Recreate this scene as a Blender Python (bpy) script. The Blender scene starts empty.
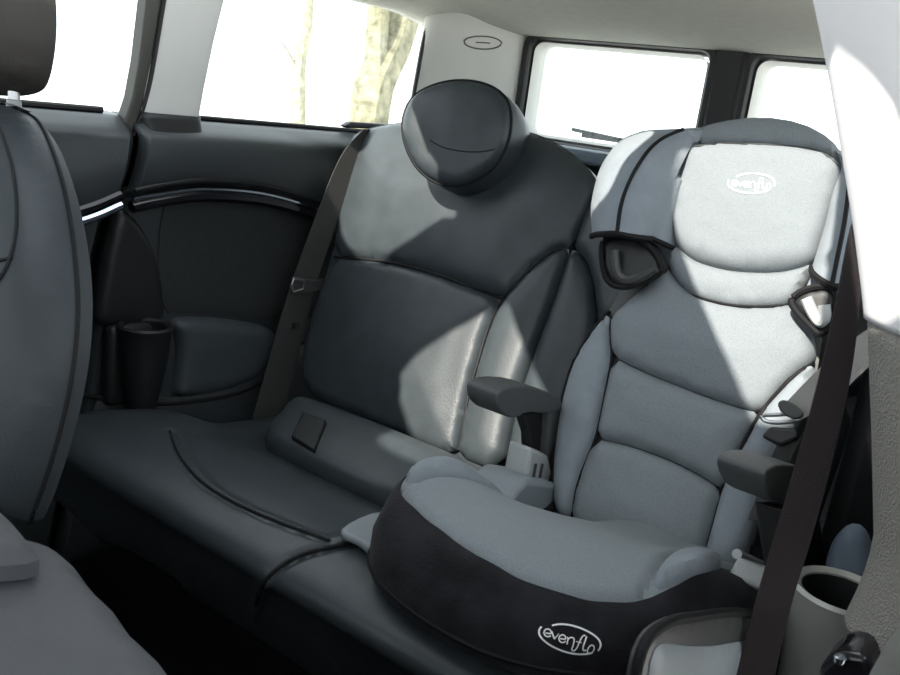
import bpy, bmesh, math, random
import numpy as np
from mathutils import Vector, Matrix, geometry, noise
from mathutils.bvhtree import BVHTree
random.seed(4)
scene = bpy.context.scene
COL = scene.collection

# ------------------------------------------------------------------ camera
F, CX, CY = 900.0, 450.0, 337.5
vx = Vector((-1261, -405.5, 900)).normalized()
vy = Vector((688, -142, 900)); vy = (vy - vx * vy.dot(vx)).normalized()
AX, AY = -vx, vy
AZ = AX.cross(AY)
RW = Matrix((AX, AY, AZ))            # camera vector -> world vector
CAM = Vector((0, 0, 0.95))
cd = bpy.data.cameras.new('camera')
cd.sensor_width = 36; cd.lens = 36 * F / 900
cd.clip_start = 0.02; cd.clip_end = 300
cd.dof.use_dof = True; cd.dof.focus_distance = 1.35; cd.dof.aperture_fstop = 18
co = bpy.data.objects.new('camera', cd); COL.objects.link(co)
right, up, back = RW @ Vector((1, 0, 0)), RW @ Vector((0, -1, 0)), RW @ Vector((0, 0, -1))
m = Matrix((right, up, back)).transposed().to_4x4(); m.translation = CAM
co.matrix_world = m
scene.camera = co

def ray(px, py): return RW @ Vector((px - CX, py - CY, F))
def at(px, py, axis, v):
    d = ray(px, py); i = 'xyz'.index(axis)
    return CAM + d * ((v - CAM[i]) / d[i])
def lean(px, py, y0, k, z0=0.35):
    d = ray(px, py)
    return CAM + d * ((y0 + k * (CAM.z - z0) - CAM.y) / (d.y - k * d.z))
def cast(px, py, bvh):
    d = ray(px, py).normalized()
    return bvh.ray_cast(CAM, d)[:2]

# ------------------------------------------------------------------ materials
def new_mat(name):
    m = bpy.data.materials.new(name); m.use_nodes = True
    n = m.node_tree.nodes; return m, n, m.node_tree.links, n['Principled BSDF']
def mat(name, col, rough=0.5, spec=0.5, metal=0.0, bump=0.0, bscale=200.0, kind='noise', var=0.0, vscale=30.0,
        sheen=0.0, coat=0.0, bdist=0.002):
    m, n, l, p = new_mat(name)
    p.inputs['Base Color'].default_value = (*col, 1)
    p.inputs['Roughness'].default_value = rough
    p.inputs['Specular IOR Level'].default_value = spec
    p.inputs['Metallic'].default_value = metal
    p.inputs['Sheen Weight'].default_value = sheen
    p.inputs['Coat Weight'].default_value = coat
    tc = n.new('ShaderNodeTexCoord')
    if var:
        t = n.new('ShaderNodeTexNoise'); t.inputs['Scale'].default_value = vscale; t.inputs['Detail'].default_value = 6
        l.new(tc.outputs['Object'], t.inputs['Vector'])
        r = n.new('ShaderNodeValToRGB')
        r.color_ramp.elements[0].position = .3; r.color_ramp.elements[1].position = .7
        r.color_ramp.elements[0].color = (*[c * (1 - var) for c in col], 1)
        r.color_ramp.elements[1].color = (*[min(1, c * (1 + var)) for c in col], 1)
        l.new(t.outputs['Fac'], r.inputs['Fac']); l.new(r.outputs['Color'], p.inputs['Base Color'])
    if bump:
        if kind == 'noise':
            t = n.new('ShaderNodeTexNoise'); t.inputs['Detail'].default_value = 4; o = 'Fac'
        elif kind == 'pebble':
            t = n.new('ShaderNodeTexVoronoi'); o = 'Distance'
        t.inputs['Scale'].default_value = bscale
        l.new(tc.outputs['Object'], t.inputs['Vector'])
        b = n.new('ShaderNodeBump'); b.inputs['Strength'].default_value = bump; b.inputs['Distance'].default_value = bdist
        l.new(t.outputs[o], b.inputs['Height']); l.new(b.outputs['Normal'], p.inputs['Normal'])
    return m
def weave_mat(name, col, col2, scale):
    m, n, l, p = new_mat(name)
    p.inputs['Roughness'].default_value = .85; p.inputs['Specular IOR Level'].default_value = .25
    p.inputs['Sheen Weight'].default_value = .1
    tc = n.new('ShaderNodeTexCoord')
    w = n.new('ShaderNodeTexNoise'); w.inputs['Scale'].default_value = scale; w.inputs['Detail'].default_value = 1
    l.new(tc.outputs['Object'], w.inputs['Vector'])
    r = n.new('ShaderNodeValToRGB')
    r.color_ramp.elements[0].position = .38; r.color_ramp.elements[1].position = .62
    r.color_ramp.elements[0].color = (*col2, 1); r.color_ramp.elements[1].color = (*col, 1)
    l.new(w.outputs['Fac'], r.inputs['Fac']); l.new(r.outputs['Color'], p.inputs['Base Color'])
    b = n.new('ShaderNodeBump'); b.inputs['Strength'].default_value = .3; b.inputs['Distance'].default_value = .001
    l.new(w.outputs['Fac'], b.inputs['Height']); l.new(b.outputs['Normal'], p.inputs['Normal'])
    return m
M = {}
M['leather'] = mat('charcoal leather', (.043, .053, .059), .40, .5, bump=.2, bscale=380, var=.14, vscale=24, bdist=.0015)
M['leather_front'] = mat('blue grey leather', (.036, .044, .050), .48, .45, bump=.3, bscale=380, var=.08, vscale=18)
M['leather_pad'] = mat('blue grey padded leather', (.062, .074, .082), .5, .4, bump=.3, bscale=380, var=.08, vscale=18)
M['seam'] = mat('black seam thread', (.008, .009, .010), .6, .3)
M['carpet'] = mat('black carpet', (.010, .010, .010), .95, .1, bump=.8, bscale=500, var=.3, vscale=90)
M['trim_dark'] = mat('charcoal moulded trim', (.042, .049, .053), .40, .5, bump=.3, bscale=500)
M['trim_fabric'] = mat('charcoal door cloth', (.040, .044, .045), .8, .25, bump=.3, bscale=450, var=.12, vscale=160)
M['black_plastic'] = mat('black plastic', (.016, .017, .018), .42, .45)
M['gloss_black'] = mat('piano black', (.012, .011, .014), .16, .5)
M['chrome'] = mat('bright chrome', (.62, .68, .78), .18, .5, metal=1.0)
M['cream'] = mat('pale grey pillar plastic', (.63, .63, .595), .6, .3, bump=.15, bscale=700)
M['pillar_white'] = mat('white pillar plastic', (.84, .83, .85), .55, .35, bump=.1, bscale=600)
M['headliner'] = mat('grey headliner cloth', (.42, .42, .38), .95, .1, bump=.3, bscale=500, var=.04, vscale=60)
M['rubber'] = mat('black window rubber', (.010, .010, .011), .45, .4)
M['frame_olive'] = mat('dark grey door frame', (.060, .060, .050), .5, .4)
M['belt'] = mat('grey belt webbing', (.056, .056, .054), .7, .3, bump=.5, bscale=600)
M['belt_black'] = mat('black brown belt webbing', (.030, .023, .024), .65, .3, bump=.5, bscale=700)
M['belt_pale'] = mat('pale grey belt webbing', (.30, .29, .27), .7, .3, bump=.5, bscale=600)
M['fabric'] = weave_mat('grey mesh seat fabric', (.232, .258, .275), (.190, .214, .230), 760)
M['fabric_plain'] = mat('plain blue grey fabric', (.240, .270, .296), .85, .25, bump=.4, bscale=160, var=.06, vscale=40, sheen=.1)
M['suede'] = mat('black velour cover', (.0145, .014, .0165), .95, .12, bump=.5, bscale=220, var=.5, vscale=26, sheen=.10)
M['piping'] = mat('black piping', (.009, .009, .010), .7, .25)
M['shell'] = mat('dark grey moulded plastic', (.060, .062, .060), .42, .4)
M['silver_plastic'] = mat('pale silver grey plastic', (.46, .48, .48), .36, .5)
M['arm_pad'] = mat('dark grey soft plastic', (.082, .085, .086), .5, .4)
M['white_thread'] = mat('white embroidery thread', (.90, .90, .88), .7, .3)
M['trim_grey'] = mat('light warm grey trim', (.20, .20, .185), .5, .4, bump=.2, bscale=500)
M['flange'] = mat('dull grey plastic', (.26, .29, .31), .45, .4)
M['metal'] = mat('brushed steel', (.62, .63, .64), .3, .5, metal=1.0)
M['silver_cup'] = mat('warm silver cup holder', (.50, .50, .47), .34, .5, metal=.3, bump=.25, bscale=500)
M['pebble'] = mat('grey pebbled plastic', (.27, .255, .23), .5, .45, bump=.9, bscale=480, kind='pebble', bdist=.0015)
M['near_seat'] = mat('light grey seat leather', (.085, .088, .096), .6, .4, bump=.2, bscale=300, var=.05, vscale=40)
M['bark'] = mat('pale yellowish bark', (.24, .225, .15), .9, .2, bump=1.0, bscale=22, var=.45, vscale=9, bdist=.03)
M['bark_glare'] = mat('glare washed bark', (.36, .34, .25), .9, .2, bump=.8, bscale=22, var=.35, vscale=9, bdist=.03)  # bark colour lightened to imitate glare washing out the far trunk
M['ground'] = mat('pale concrete', (.70, .69, .66), .9, .2, var=.08, vscale=1.5)
M['parcel'] = mat('blue grey luggage panel', (.16, .20, .25), .6, .35)
M['headrest_front'] = mat('dark taupe headrest leather', (.050, .045, .040), .55, .4, bump=.3, bscale=380)
def glass_mat():
    m = bpy.data.materials.new('window glass'); m.use_nodes = True
    n, l = m.node_tree.nodes, m.node_tree.links
    n.remove(n['Principled BSDF'])
    t = n.new('ShaderNodeBsdfTransparent'); t.inputs['Color'].default_value = (.96, .98, .97, 1)
    g = n.new('ShaderNodeBsdfGlossy'); g.inputs['Roughness'].default_value = .02
    x = n.new('ShaderNodeMixShader'); x.inputs[0].default_value = .04
    l.new(t.outputs[0], x.inputs[1]); l.new(g.outputs[0], x.inputs[2])
    l.new(x.outputs[0], n['Material Output'].inputs['Surface'])
    return m
M['glass'] = glass_mat()

# ------------------------------------------------------------------ object helpers
def thing(name, label, cat, loc, group=None):
    o = bpy.data.objects.new(name, None); COL.objects.link(o); o.location = loc
    o.empty_display_size = .05
    o['label'] = label; o['category'] = cat
    if group: o['group'] = group
    return o
def root_loc(o):
    v = Vector((0, 0, 0))
    while o is not None: v += Vector(o.location); o = o.parent
    return v
def mk(name, verts, faces, material, parent=None, smooth=True, label=None, structure=False, mats=None, fm=None):
    off = root_loc(parent) if parent else Vector((0, 0, 0))
    me = bpy.data.meshes.new(name)
    me.from_pydata([tuple(Vector(v) - off) for v in verts], [], faces)
    bm = bmesh.new(); bm.from_mesh(me); bmesh.ops.recalc_face_normals(bm, faces=bm.faces[:]); bm.to_mesh(me); bm.free()
    for mm in (mats or [material]): me.materials.append(mm)
    if fm:
        for p, i in zip(me.polygons, fm): p.material_index = i
    me.update()
    if smooth:
        me.polygons.foreach_set('use_smooth', [True] * len(me.polygons))
        me.set_sharp_from_angle(angle=math.radians(40))
    o = bpy.data.objects.new(name, me); COL.objects.link(o)
    if parent: o.parent = parent
    if label: o['label'] = label
    if structure and not parent: o['kind'] = 'structure'
    return o
def tagged(o, label, cat, group=None):
    o['label'] = label; o['category'] = cat
    if group: o['group'] = group
    return o
def wbvh(*objs):
    vs, fs = [], []
    for o in objs:
        off = root_loc(o); b = len(vs)
        vs += [v.co + off for v in o.data.vertices]
        fs += [[b + i for i in p.vertices] for p in o.data.polygons]
    return BVHTree.FromPolygons(vs, fs)

def chaikin(pts, it=3, closed=True):
    p = [Vector(q) for q in pts]
    for _ in range(it):
        q = []
        n = len(p)
        rng = range(n) if closed else range(n - 1)
        if not closed: q.append(p[0])
        for i in rng:
            a, b = p[i], p[(i + 1) % n]
            q += [a * .75 + b * .25, a * .25 + b * .75]
        if not closed: q.append(p[-1])
        p = q
    return p
def catmull(pts, n=8, closed=False):
    P = [Vector(q) for q in pts]; N = len(P); out = []
    for i in range(N if closed else N - 1):
        g = (lambda j: P[j % N]) if closed else (lambda j: P[max(0, min(N - 1, j))])
        a, b, c, d = g(i - 1), g(i), g(i + 1), g(i + 2)
        for k in range(n):
            t = k / n
            out.append(.5 * ((2 * b) + (c - a) * t + (2 * a - 5 * b + 4 * c - d) * t * t + (3 * b - a - 3 * c + d) * t ** 3))
    if not closed: out.append(P[-1])
    return out
def resample(p, step, closed=True):
    q = list(p) + ([p[0]] if closed else [])
    L = [0]
    for a, b in zip(q, q[1:]): L.append(L[-1] + (b - a).length)
    n = max(3, int(round(L[-1] / step)))
    out = []; j = 0
    for i in range(n if closed else n + 1):
        s = min(L[-1], L[-1] * i / n)
        while j < len(L) - 2 and L[j + 1] < s: j += 1
        t = (s - L[j]) / max(1e-9, L[j + 1] - L[j])
        out.append(q[j].lerp(q[j + 1], min(1, t)))
    return out
def seg_dist(P, A, B):
    d = B - A; L2 = np.maximum((d * d).sum(1), 1e-12)
    best = np.full(len(P), 1e9)
    for a, dd, l2 in zip(A, d, L2):
        t = np.clip(((P - a) @ dd) / l2, 0, 1)
        q = P - (a + t[:, None] * dd)
        best = np.minimum(best, (q * q).sum(1))
    return np.sqrt(best)
def inside(P, poly):
    x, y = P[:, 0], P[:, 1]; r = np.zeros(len(P), bool)
    n = len(poly)
    for i in range(n):
        x0, y0 = poly[i]; x1, y1 = poly[(i + 1) % n]
        if y0 == y1: continue
        c = ((y0 > y) != (y1 > y)) & (x < (x1 - x0) * (y - y0) / (y1 - y0) + x0)
        r ^= c
    return r

def panel(name, poly, warp, material, parent, bulge=.012, er=.02, puff=0.0, pr=.15, thk=.02, res=.009, rough_edge=0.0,
          grooves=(), gw=.006, gd=.004, it=3, label=None, wr=0.0, wrs=40, back=True):
    """upholstered panel: outline in (u,v), rounded edge, puffed middle; warp(u,v,h) -> world"""
    pts = chaikin([(p[0], p[1]) for p in poly], it) if it else [Vector(p[:2]) for p in poly]
    pts = [Vector((p.x, p.y)) for p in pts]
    b = resample(pts, res)
    B = np.array([(p.x, p.y) for p in b])
    lo, hi = B.min(0), B.max(0)
    gx = np.arange(lo[0], hi[0], res); gy = np.arange(lo[1], hi[1], res * .866)
    G = np.array([(x + (res / 2 if j % 2 else 0), y) for j, y in enumerate(gy) for x in gx])
    G = G[inside(G, B)]
    if len(G):
        G = G[seg_dist(G, B, np.roll(B, -1, 0)) > res * .55]
    nb = len(B)
    rings = []
    allp = np.vstack([B, G])
    vs, es, fs, ov, oe, of = geometry.delaunay_2d_cdt([Vector(p) for p in allp], [(i, (i + 1) % nb) for i in range(nb)], [], 1, 1e-7)
    P = np.array([(v.x, v.y) for v in vs])
    D = seg_dist(P, B, np.roll(B, -1, 0))
    t = np.clip(D / er, 0, 1)
    H = bulge * np.sqrt(np.maximum(0, 1 - (1 - t) ** 2)) + puff * (1 - np.exp(-D / pr))
    for g in grooves:
        gp = resample(catmull([Vector((q[0], q[1])) for q in g], 6), .006, False)
        gg = np.array([(q.x, q.y) for q in gp])
        dg = seg_dist(P, gg[:-1], gg[1:])
        H -= gd * np.exp(-(dg / gw) ** 2)
    if rough_edge:
        for i in range(len(P)):
            w = math.exp(-D[i] / .03) * min(1, D[i] / .006)
            H[i] += rough_edge * w * noise.noise(Vector((P[i][0] * 55, P[i][1] * 55, 3.1)))
    if wr:
        for i in range(len(P)):
            H[i] += wr * min(1, D[i] / .012) * noise.noise(Vector((P[i][0] * wrs, P[i][1] * wrs * .5, 7.7)))
    V = [warp(P[i][0], P[i][1], H[i]) for i in range(len(P))]
    faces = [list(f) for f in fs]
    if back:
        # boundary edges -> skirt
        cnt = {}
        for f in faces:
            for a, c in zip(f, f[1:] + f[:1]):
                cnt[(a, c)] = 1
        bd = [(a, c) for (a, c) in cnt if (c, a) not in cnt]
        mp = {}
        for a, c in bd:
            for q in (a, c):
                if q not in mp:
                    mp[q] = len(V); V.append(warp(P[q][0], P[q][1], -thk))
        for a, c in bd: faces.append([c, a, mp[a], mp[c]])
        nxt = {a: c for a, c in bd}
        if nxt:
            s = next(iter(nxt)); loop = [s]; q = nxt[s]
            while q != s and len(loop) < 20000:
                loop.append(q); q = nxt.get(q, s)
            faces.append([mp[q] for q in reversed(loop)])
    return mk(name, V, faces, material, parent, label=label)

def tube(name, pts, r, material, parent=None, seg=8, closed=False, label=None, structure=False, flat=None):
    P = [Vector(p) for p in pts]; n = len(P); V = []; Fc = []
    for i, p in enumerate(P):
        a = P[i - 1] if (i or closed) else p; b = P[(i + 1) % n] if (i < n - 1 or closed) else p
        t = (b - a).normalized()
        u = t.cross(Vector((.31, .2, .93)))
        if u.length < .05: u = t.cross(Vector((1, 0, 0)))
        u.normalize(); w = t.cross(u)
        rr = r[i] if isinstance(r, (list, tuple)) else r
        for k in range(seg):
            an = 2 * math.pi * k / seg
            V.append(p + u * math.cos(an) * rr + w * math.sin(an) * rr)
    for i in range(n if closed else n - 1):
        j = (i + 1) % n
        for k in range(seg):
            k2 = (k + 1) % seg
            Fc.append([i * seg + k, i * seg + k2, j * seg + k2, j * seg + k])
    if not closed:
        Fc.append(list(range(seg))[::-1]); Fc.append([(n - 1) * seg + k for k in range(seg)])
    return mk(name, V, Fc, material, parent, label=label, structure=structure)
def piping(name, px, bvh, r, material, parent, closed=False, sink=.3, step=.008, label=None, lift=0.0):
    pp = catmull([Vector((p[0], p[1], 0)) for p in px], 10, closed)
    pts = []
    for q in pp:
        h, nn = cast(q.x, q.y, bvh)
        if h is None: continue
        if nn.dot(ray(q.x, q.y)) > 0: nn = -nn
        p = h + nn * (r * (1 - 2 * sink) + lift)
        if pts and (p - pts[-1]).length > .06: continue
        pts.append(p)
    if len(pts) < 3: print('piping failed', name); return None
    pts = resample(pts, step, closed)
    for _ in range(2):
        pts = [pts[i] if i in (0, len(pts) - 1) else pts[i - 1] * .25 + pts[i] * .5 + pts[i + 1] * .25 for i in range(len(pts))]
    return tube(name, pts, r, material, parent, 6, closed, label=label)
def loft(name, sections, material, parent=None, closed_u=True, cap=True, label=None, structure=False):
    n = len(sections[0]); V = [p for s in sections for p in s]; Fc = []
    for i in range(len(sections) - 1):
        for k in range(n if closed_u else n - 1):
            k2 = (k + 1) % n
            Fc.append([i * n + k, i * n + k2, (i + 1) * n + k2, (i + 1) * n + k])
    if cap and closed_u:
        Fc.append(list(range(n))[::-1]); Fc.append([(len(sections) - 1) * n + k for k in range(n)])
    return mk(name, V, Fc, material, parent, label=label, structure=structure)
def bevel_obj(o, w=.004, seg=3, ang=35):
    b = o.modifiers.new('bevel', 'BEVEL'); b.width = w; b.segments = seg; b.limit_method = 'ANGLE'; b.angle_limit = math.radians(ang)
    return o
def prism(name, outline, extrude, material, parent=None, bev=.004, label=None, structure=False, it=0, seg=3):
    """outline: list of 3D points of one side, extruded by vector"""
    pts = [Vector(p) for p in outline]
    if it: pts = chaikin(pts, it)
    e = Vector(extrude); n = len(pts)
    V = pts + [p + e for p in pts]
    Fc = [list(range(n))[::-1], list(range(n, 2 * n))] + [[i, (i + 1) % n, n + (i + 1) % n, n + i] for i in range(n)]
    o = mk(name, V, Fc, material, parent, label=label, structure=structure, smooth=False)
    if bev: bevel_obj(o, bev, seg)
    o.data.polygons.foreach_set('use_smooth', [True] * len(o.data.polygons))
    o.data.set_sharp_from_angle(angle=math.radians(50))
    return o
def box(name, c, s, material, parent=None, bev=.004, rot=None, label=None, structure=False):
    c = Vector(c); h = Vector(s) / 2
    R = rot.to_3x3() if rot else Matrix.Identity(3)
    o = [c + R @ Vector((x * h.x, y * h.y, -h.z)) for x, y in ((-1, -1), (1, -1), (1, 1), (-1, 1))]
    return prism(name, o, R @ Vector((0, 0, 2 * h.z)), material, parent, bev, label, structure)
def lathe(name, c, prof, material, parent=None, seg=40, sx=1, sy=1, label=None, close=True):
    c = Vector(c); V = []; Fc = []
    for r, z in prof:
        for k in range(seg):
            a = 2 * math.pi * k / seg
            V.append(c + Vector((r * math.cos(a) * sx, r * math.sin(a) * sy, z)))
    for i in range(len(prof) - 1):
        for k in range(seg):
            k2 = (k + 1) % seg
            Fc.append([i * seg + k, i * seg + k2, (i + 1) * seg + k2, (i + 1) * seg + k])
    if close:
        Fc.append(list(range(seg))[::-1]); Fc.append([(len(prof) - 1) * seg + k for k in range(seg)])
    return mk(name, V, Fc, material, parent, label=label)
def strap(name, left, rightp, thk, material, parent=None, label=None, n=10):
    """flat webbing between two edge polylines"""
    L = catmull(left, n); R = catmull(rightp, n); V = []; Fc = []
    k = len(L)
    for i in range(k):
        a = L[max(0, i - 1)]; b = L[min(k - 1, i + 1)]
        nn = (b - a).cross(R[i] - L[i]).normalized() * thk / 2
        V += [L[i] + nn, R[i] + nn, R[i] - nn, L[i] - nn]
    for i in range(k - 1):
        for j in range(4):
            j2 = (j + 1) % 4
            Fc.append([4 * i + j, 4 * i + j2, 4 * i + 4 + j2, 4 * i + 4 + j])
    Fc.append([3, 2, 1, 0]); Fc.append([4 * k - 4 + j for j in range(4)])
    return mk(name, V, Fc, material, parent, label=label)

SIDE = -1.38     # left side trim
MIRR = -1.49     # x -> MIRR - x mirrors about the seat centre seam

# ------------------------------------------------------------------ sun direction and roof holes shaped, out of view, to cast the sun patches
SUN = Vector((-.04, -.755, .655)).normalized()       # towards the sun
ROOF = 1.18
def to_roof(p): return p + SUN * ((ROOF - p.z) / SUN.z)
K = .40
lit_px = [
    ([(338, 240), (340, 170), (345, 118), (398, 85), (412, 102), (440, 185), (472, 212), (425, 240), (380, 264), (362, 268)], lambda p: lean(*p, 1.25, K)),
    ([(502, 304), (430, 350), (405, 375), (396, 392), (402, 412), (414, 450), (400, 475), (440, 500), (520, 520), (575, 460), (547, 395), (522, 345), (510, 303)], lambda p: lean(*p, 1.25, K)),
    ([(688, 154), (676, 215), (674, 243), (705, 325), (745, 410), (752, 436), (790, 440), (812, 400), (824, 340), (846, 172), (820, 157), (745, 148)], lambda p: lean(*p, 1.08, K)),
    ([(582, 222), (584, 165), (603, 130), (655, 112), (645, 146), (622, 184), (610, 212)], lambda p: lean(*p, 1.02, K)),
    ([(826, 28), (853, 72), (877, 108), (905, 160), (925, 350), (858, 338), (842, 200), (818, 75)], lambda p: at(*p, 'y', .765)),
    ([(398, 85), (414, 98), (428, 145), (442, 192), (425, 196), (402, 180), (392, 135)], lambda p: lean(*p, 1.19, .30)),
]
holes = []
for pxs, fn in lit_px:
    q = [to_roof(fn(p)) for p in pxs]
    q = chaikin([Vector((a.x, a.y)) for a in q], 2)
    holes.append(resample(q, .012))

# ------------------------------------------------------------------ ceiling
def sstep(a, b, x):
    t = max(0, min(1, (x - a) / (b - a))); return t * t * (3 - 2 * t)
def roof_z(x, y):
    z = ROOF
    z -= .045 * sstep(-1.28, -1.42, x) * sstep(1.0, 1.4, y) + .03 * sstep(-.3, -.05, x) * sstep(1.2, 1.5, y)
    z -= .050 * sstep(1.62, 1.97, y)
    return z
def build_ceiling():
    x0, x1, y0, y1 = -1.46, .10, -.72, 1.99
    outer = resample([Vector((x0, y0)), Vector((x1, y0)), Vector((x1, y1)), Vector((x0, y1))], .04)
    pts = list(outer); edges = [(i, (i + 1) % len(outer)) for i in range(len(outer))]
    for h in holes:
        b = len(pts); pts += h; edges += [(b + i, b + (i + 1) % len(h)) for i in range(len(h))]
    HB = [np.array([(p.x, p.y) for p in h]) for h in holes]
    G = np.array([(x, y) for x in np.arange(x0 + .03, x1 - .02, .03) for y in np.arange(y0 + .03, y1 - .02, .03)])
    ok = np.ones(len(G), bool)
    for hb in HB: ok &= seg_dist(G, hb, np.roll(hb, -1, 0)) > .014
    pts += [Vector(p) for p in G[ok]]
    vs, es, fs, *_ = geometry.delaunay_2d_cdt(pts, edges, [], 0, 1e-6)
    P = np.array([(v.x, v.y) for v in vs])
    cen = np.array([P[list(f)].mean(0) for f in fs])
    keep = np.ones(len(fs), bool)
    for hb in HB: keep &= ~inside(cen, hb)
    faces = [list(f) for f, k in zip(fs, keep) if k]
    o = mk('ceiling', [(v.x, v.y, roof_z(v.x, v.y)) for v in vs], faces, M['headliner'], structure=True)
    s = o.modifiers.new('thick', 'SOLIDIFY'); s.thickness = .012; s.offset = 1
    return o
ceil = build_ceiling()  # headliner carries the added holes that let the sun patches through

# ------------------------------------------------------------------ floor, ground, outer walls
box('floor', (-.70, .55, .03), (1.66, 2.9, .04), M['carpet'], structure=True, bev=0)
box('ground', (-20, 20, -.40), (160, 160, .1), M['ground'], structure=True, bev=0)
box('wall_front', (-.70, -.86, .42), (1.56, .05, .78), M['trim_dark'], structure=True, bev=.01)

# ---- left side: quarter panel and the front door beside it, one profile
ARC = [Vector((.55, .60)), Vector((.70, .655)), Vector((.837, .691)), Vector((.906, .716)), Vector((.986, .731)), Vector((1.072, .738)),
       Vector((1.218, .728)), Vector((1.377, .690)), Vector((1.55, .62)), Vector((1.8, .52))]
ARCS = catmull(ARC, 10)
def arc_z(y):
    if y <= ARCS[0].x: return ARCS[0].y - (ARCS[0].x - y) * .3
    for a, b in zip(ARCS, ARCS[1:]):
        if a.x <= y <= b.x: return a.y + (b.y - a.y) * (y - a.x) / (b.x - a.x)
    return ARCS[-1].y
def side_x(y, z):
    a = arc_z(y)
    band = -1.362 - .06 * sstep(.815, .868, z) ** 1.5 + .012 * math.sin(max(0, min(1, (z - a) / .13)) * math.pi)
    rec = -1.392 + .02 * sstep(.34, .26, z)
    return rec + (band - rec) * sstep(a - .004, a + .012, z)
SEAM = [(.868, .945), (.835, .935), (.715, .911), (.611, .886), (.495, .874), (.369, .857), (.05, .80)]
def seam_y(z):
    if z >= SEAM[0][0]: return SEAM[0][1]
    for (z0, y0), (z1, y1) in zip(SEAM, SEAM[1:]):
        if z1 <= z <= z0: return y1 + (y0 - y1) * (z - z1) / (z0 - z1)
    return SEAM[-1][1]
def side_panel(name, ya, yb, edge):
    zs = sorted(set([.05 + .02 * i for i in range(30)] + [.58 + .0055 * i for i in range(54)]))
    zs = [z for z in zs if z <= .860]
    V, Fc = [], []
    ny = 90
    for z in zs:
        s = seam_y(z)
        a, b = (s + .005, yb) if edge == 'start' else (ya, s - .005)
        row = []
        for j in range(ny + 1):
            y = a + (b - a) * j / ny
            de = (j / ny if edge == 'start' else 1 - j / ny) * abs(b - a)
            roundoff = -.02 * (1 - math.sqrt(max(0, 1 - (1 - min(1, de / .014)) ** 2)))
            row.append(Vector((side_x(y, z) + roundoff, y, z)))
        V += row
    n = ny + 1
    for i in range(len(zs) - 1):
        for j in range(ny): Fc.append([i * n + j, i * n + j + 1, (i + 1) * n + j + 1, (i + 1) * n + j])
    # inner sill top towards the glass
    base = (len(zs) - 1) * n; t = len(V)
    for j in range(n):
        p = V[base + j]; V.append(Vector((-1.47, p.y, .858)))
    for j in range(ny): Fc.append([base + j, base + j + 1, t + j + 1, t + j])
    o = mk(name, V, Fc, M['trim_dark'], structure=True)
    s = o.modifiers.new('thick', 'SOLIDIFY'); s.thickness = .012; s.offset = -1
    return o
wl = side_panel('wall_left', 0, 1.98, 'start')
d1 = side_panel('door_1', -.82, 0, 'end')
box('inner_skin', (-1.455, .58, .445), (.03, 2.8, .80), M['rubber'], wl, 0)
wl['label'] = 'dark rear quarter trim panel under the left rear side window'
wl_bvh = wbvh(wl); d1_bvh = wbvh(d1)
# recessed cloth field of the quarter panel, follows the arc
def wall_warp(off):
    return lambda u, v, h: Vector((side_x(u, v) + off + h, u, v))
fld = [(y, arc_z(y) - .022) for y in np.linspace(1.0, 1.50, 16)] + [(1.50, .44), (1.30, .455), (1.10, .49), (1.0, .50)]
panel('cloth_inset', fld, lambda u, v, h: Vector((-1.389 + h, u, v)), M['trim_fabric'], wl, bulge=.004, er=.01, thk=.004, res=.015, it=1)
arc_pts = [Vector((side_x(y, arc_z(y) + .012) + .004, y, arc_z(y) + .001)) for y in np.linspace(.918, 1.385, 60)]
tube('chrome_strip', arc_pts, .0042, M['chrome'], wl)
tube('gloss_band', [p + Vector((-.004, 0, -.014)) for p in arc_pts], .011, M['gloss_black'], wl)
tube('upper_groove', [p + Vector((.004, 0, .016)) for p in arc_pts], .004, M['rubber'], wl)
tube('strip_cap', [arc_pts[-1] + Vector((.002, -.004, .002)), arc_pts[-1] + Vector((.002, .016, -.008))], .011, M['gloss_black'], wl)
arc_d = [Vector((side_x(y, arc_z(y) + .012) + .004, y, arc_z(y) + .001)) for y in np.linspace(.60, .896, 40)]
tube('chrome_strip', [p + Vector((0, 0, -.004)) for p in arc_d], .0075, M['chrome'], d1)
tube('gloss_band', [p + Vector((-.004, 0, .013)) for p in arc_d], .009, M['gloss_black'], d1)
# small armrest pad low on the quarter panel
pad_px = [(174, 322), (200, 319), (240, 322), (283, 331), (282, 365), (266, 379), (230, 393), (178, 402), (180, 385), (186, 345)]
pp = [at(*p, 'x', -1.365) for p in pad_px]
panel('armrest_pad', [(p.y, p.z) for p in pp], lambda u, v, h: Vector((-1.382 + h, u, v)), M['leather_pad'], wl, bulge=.02, er=.035, thk=.01, res=.008, it=2, label='blue grey padded leather inset')
low = [at(*p, 'x', -1.366) for p in [(80, 395), (130, 403), (180, 404), (232, 396), (268, 381), (284, 366)]]
tube('panel_groove', catmull([Vector((-1.372, p.y, p.z)) for p in low], 8), .0045, M['rubber'], wl)
lp = [(.86, .05), (.86, .36), (.93, .366), (1.05, .322), (1.18, .333), (1.30, .385), (1.50, .40), (1.50, .05)]
panel('lower_trim', lp, lambda u, v, h: Vector((-1.378 + h, u, v)), M['trim_dark'], wl, bulge=.008, er=.02, thk=.01, res=.02, it=1)

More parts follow.
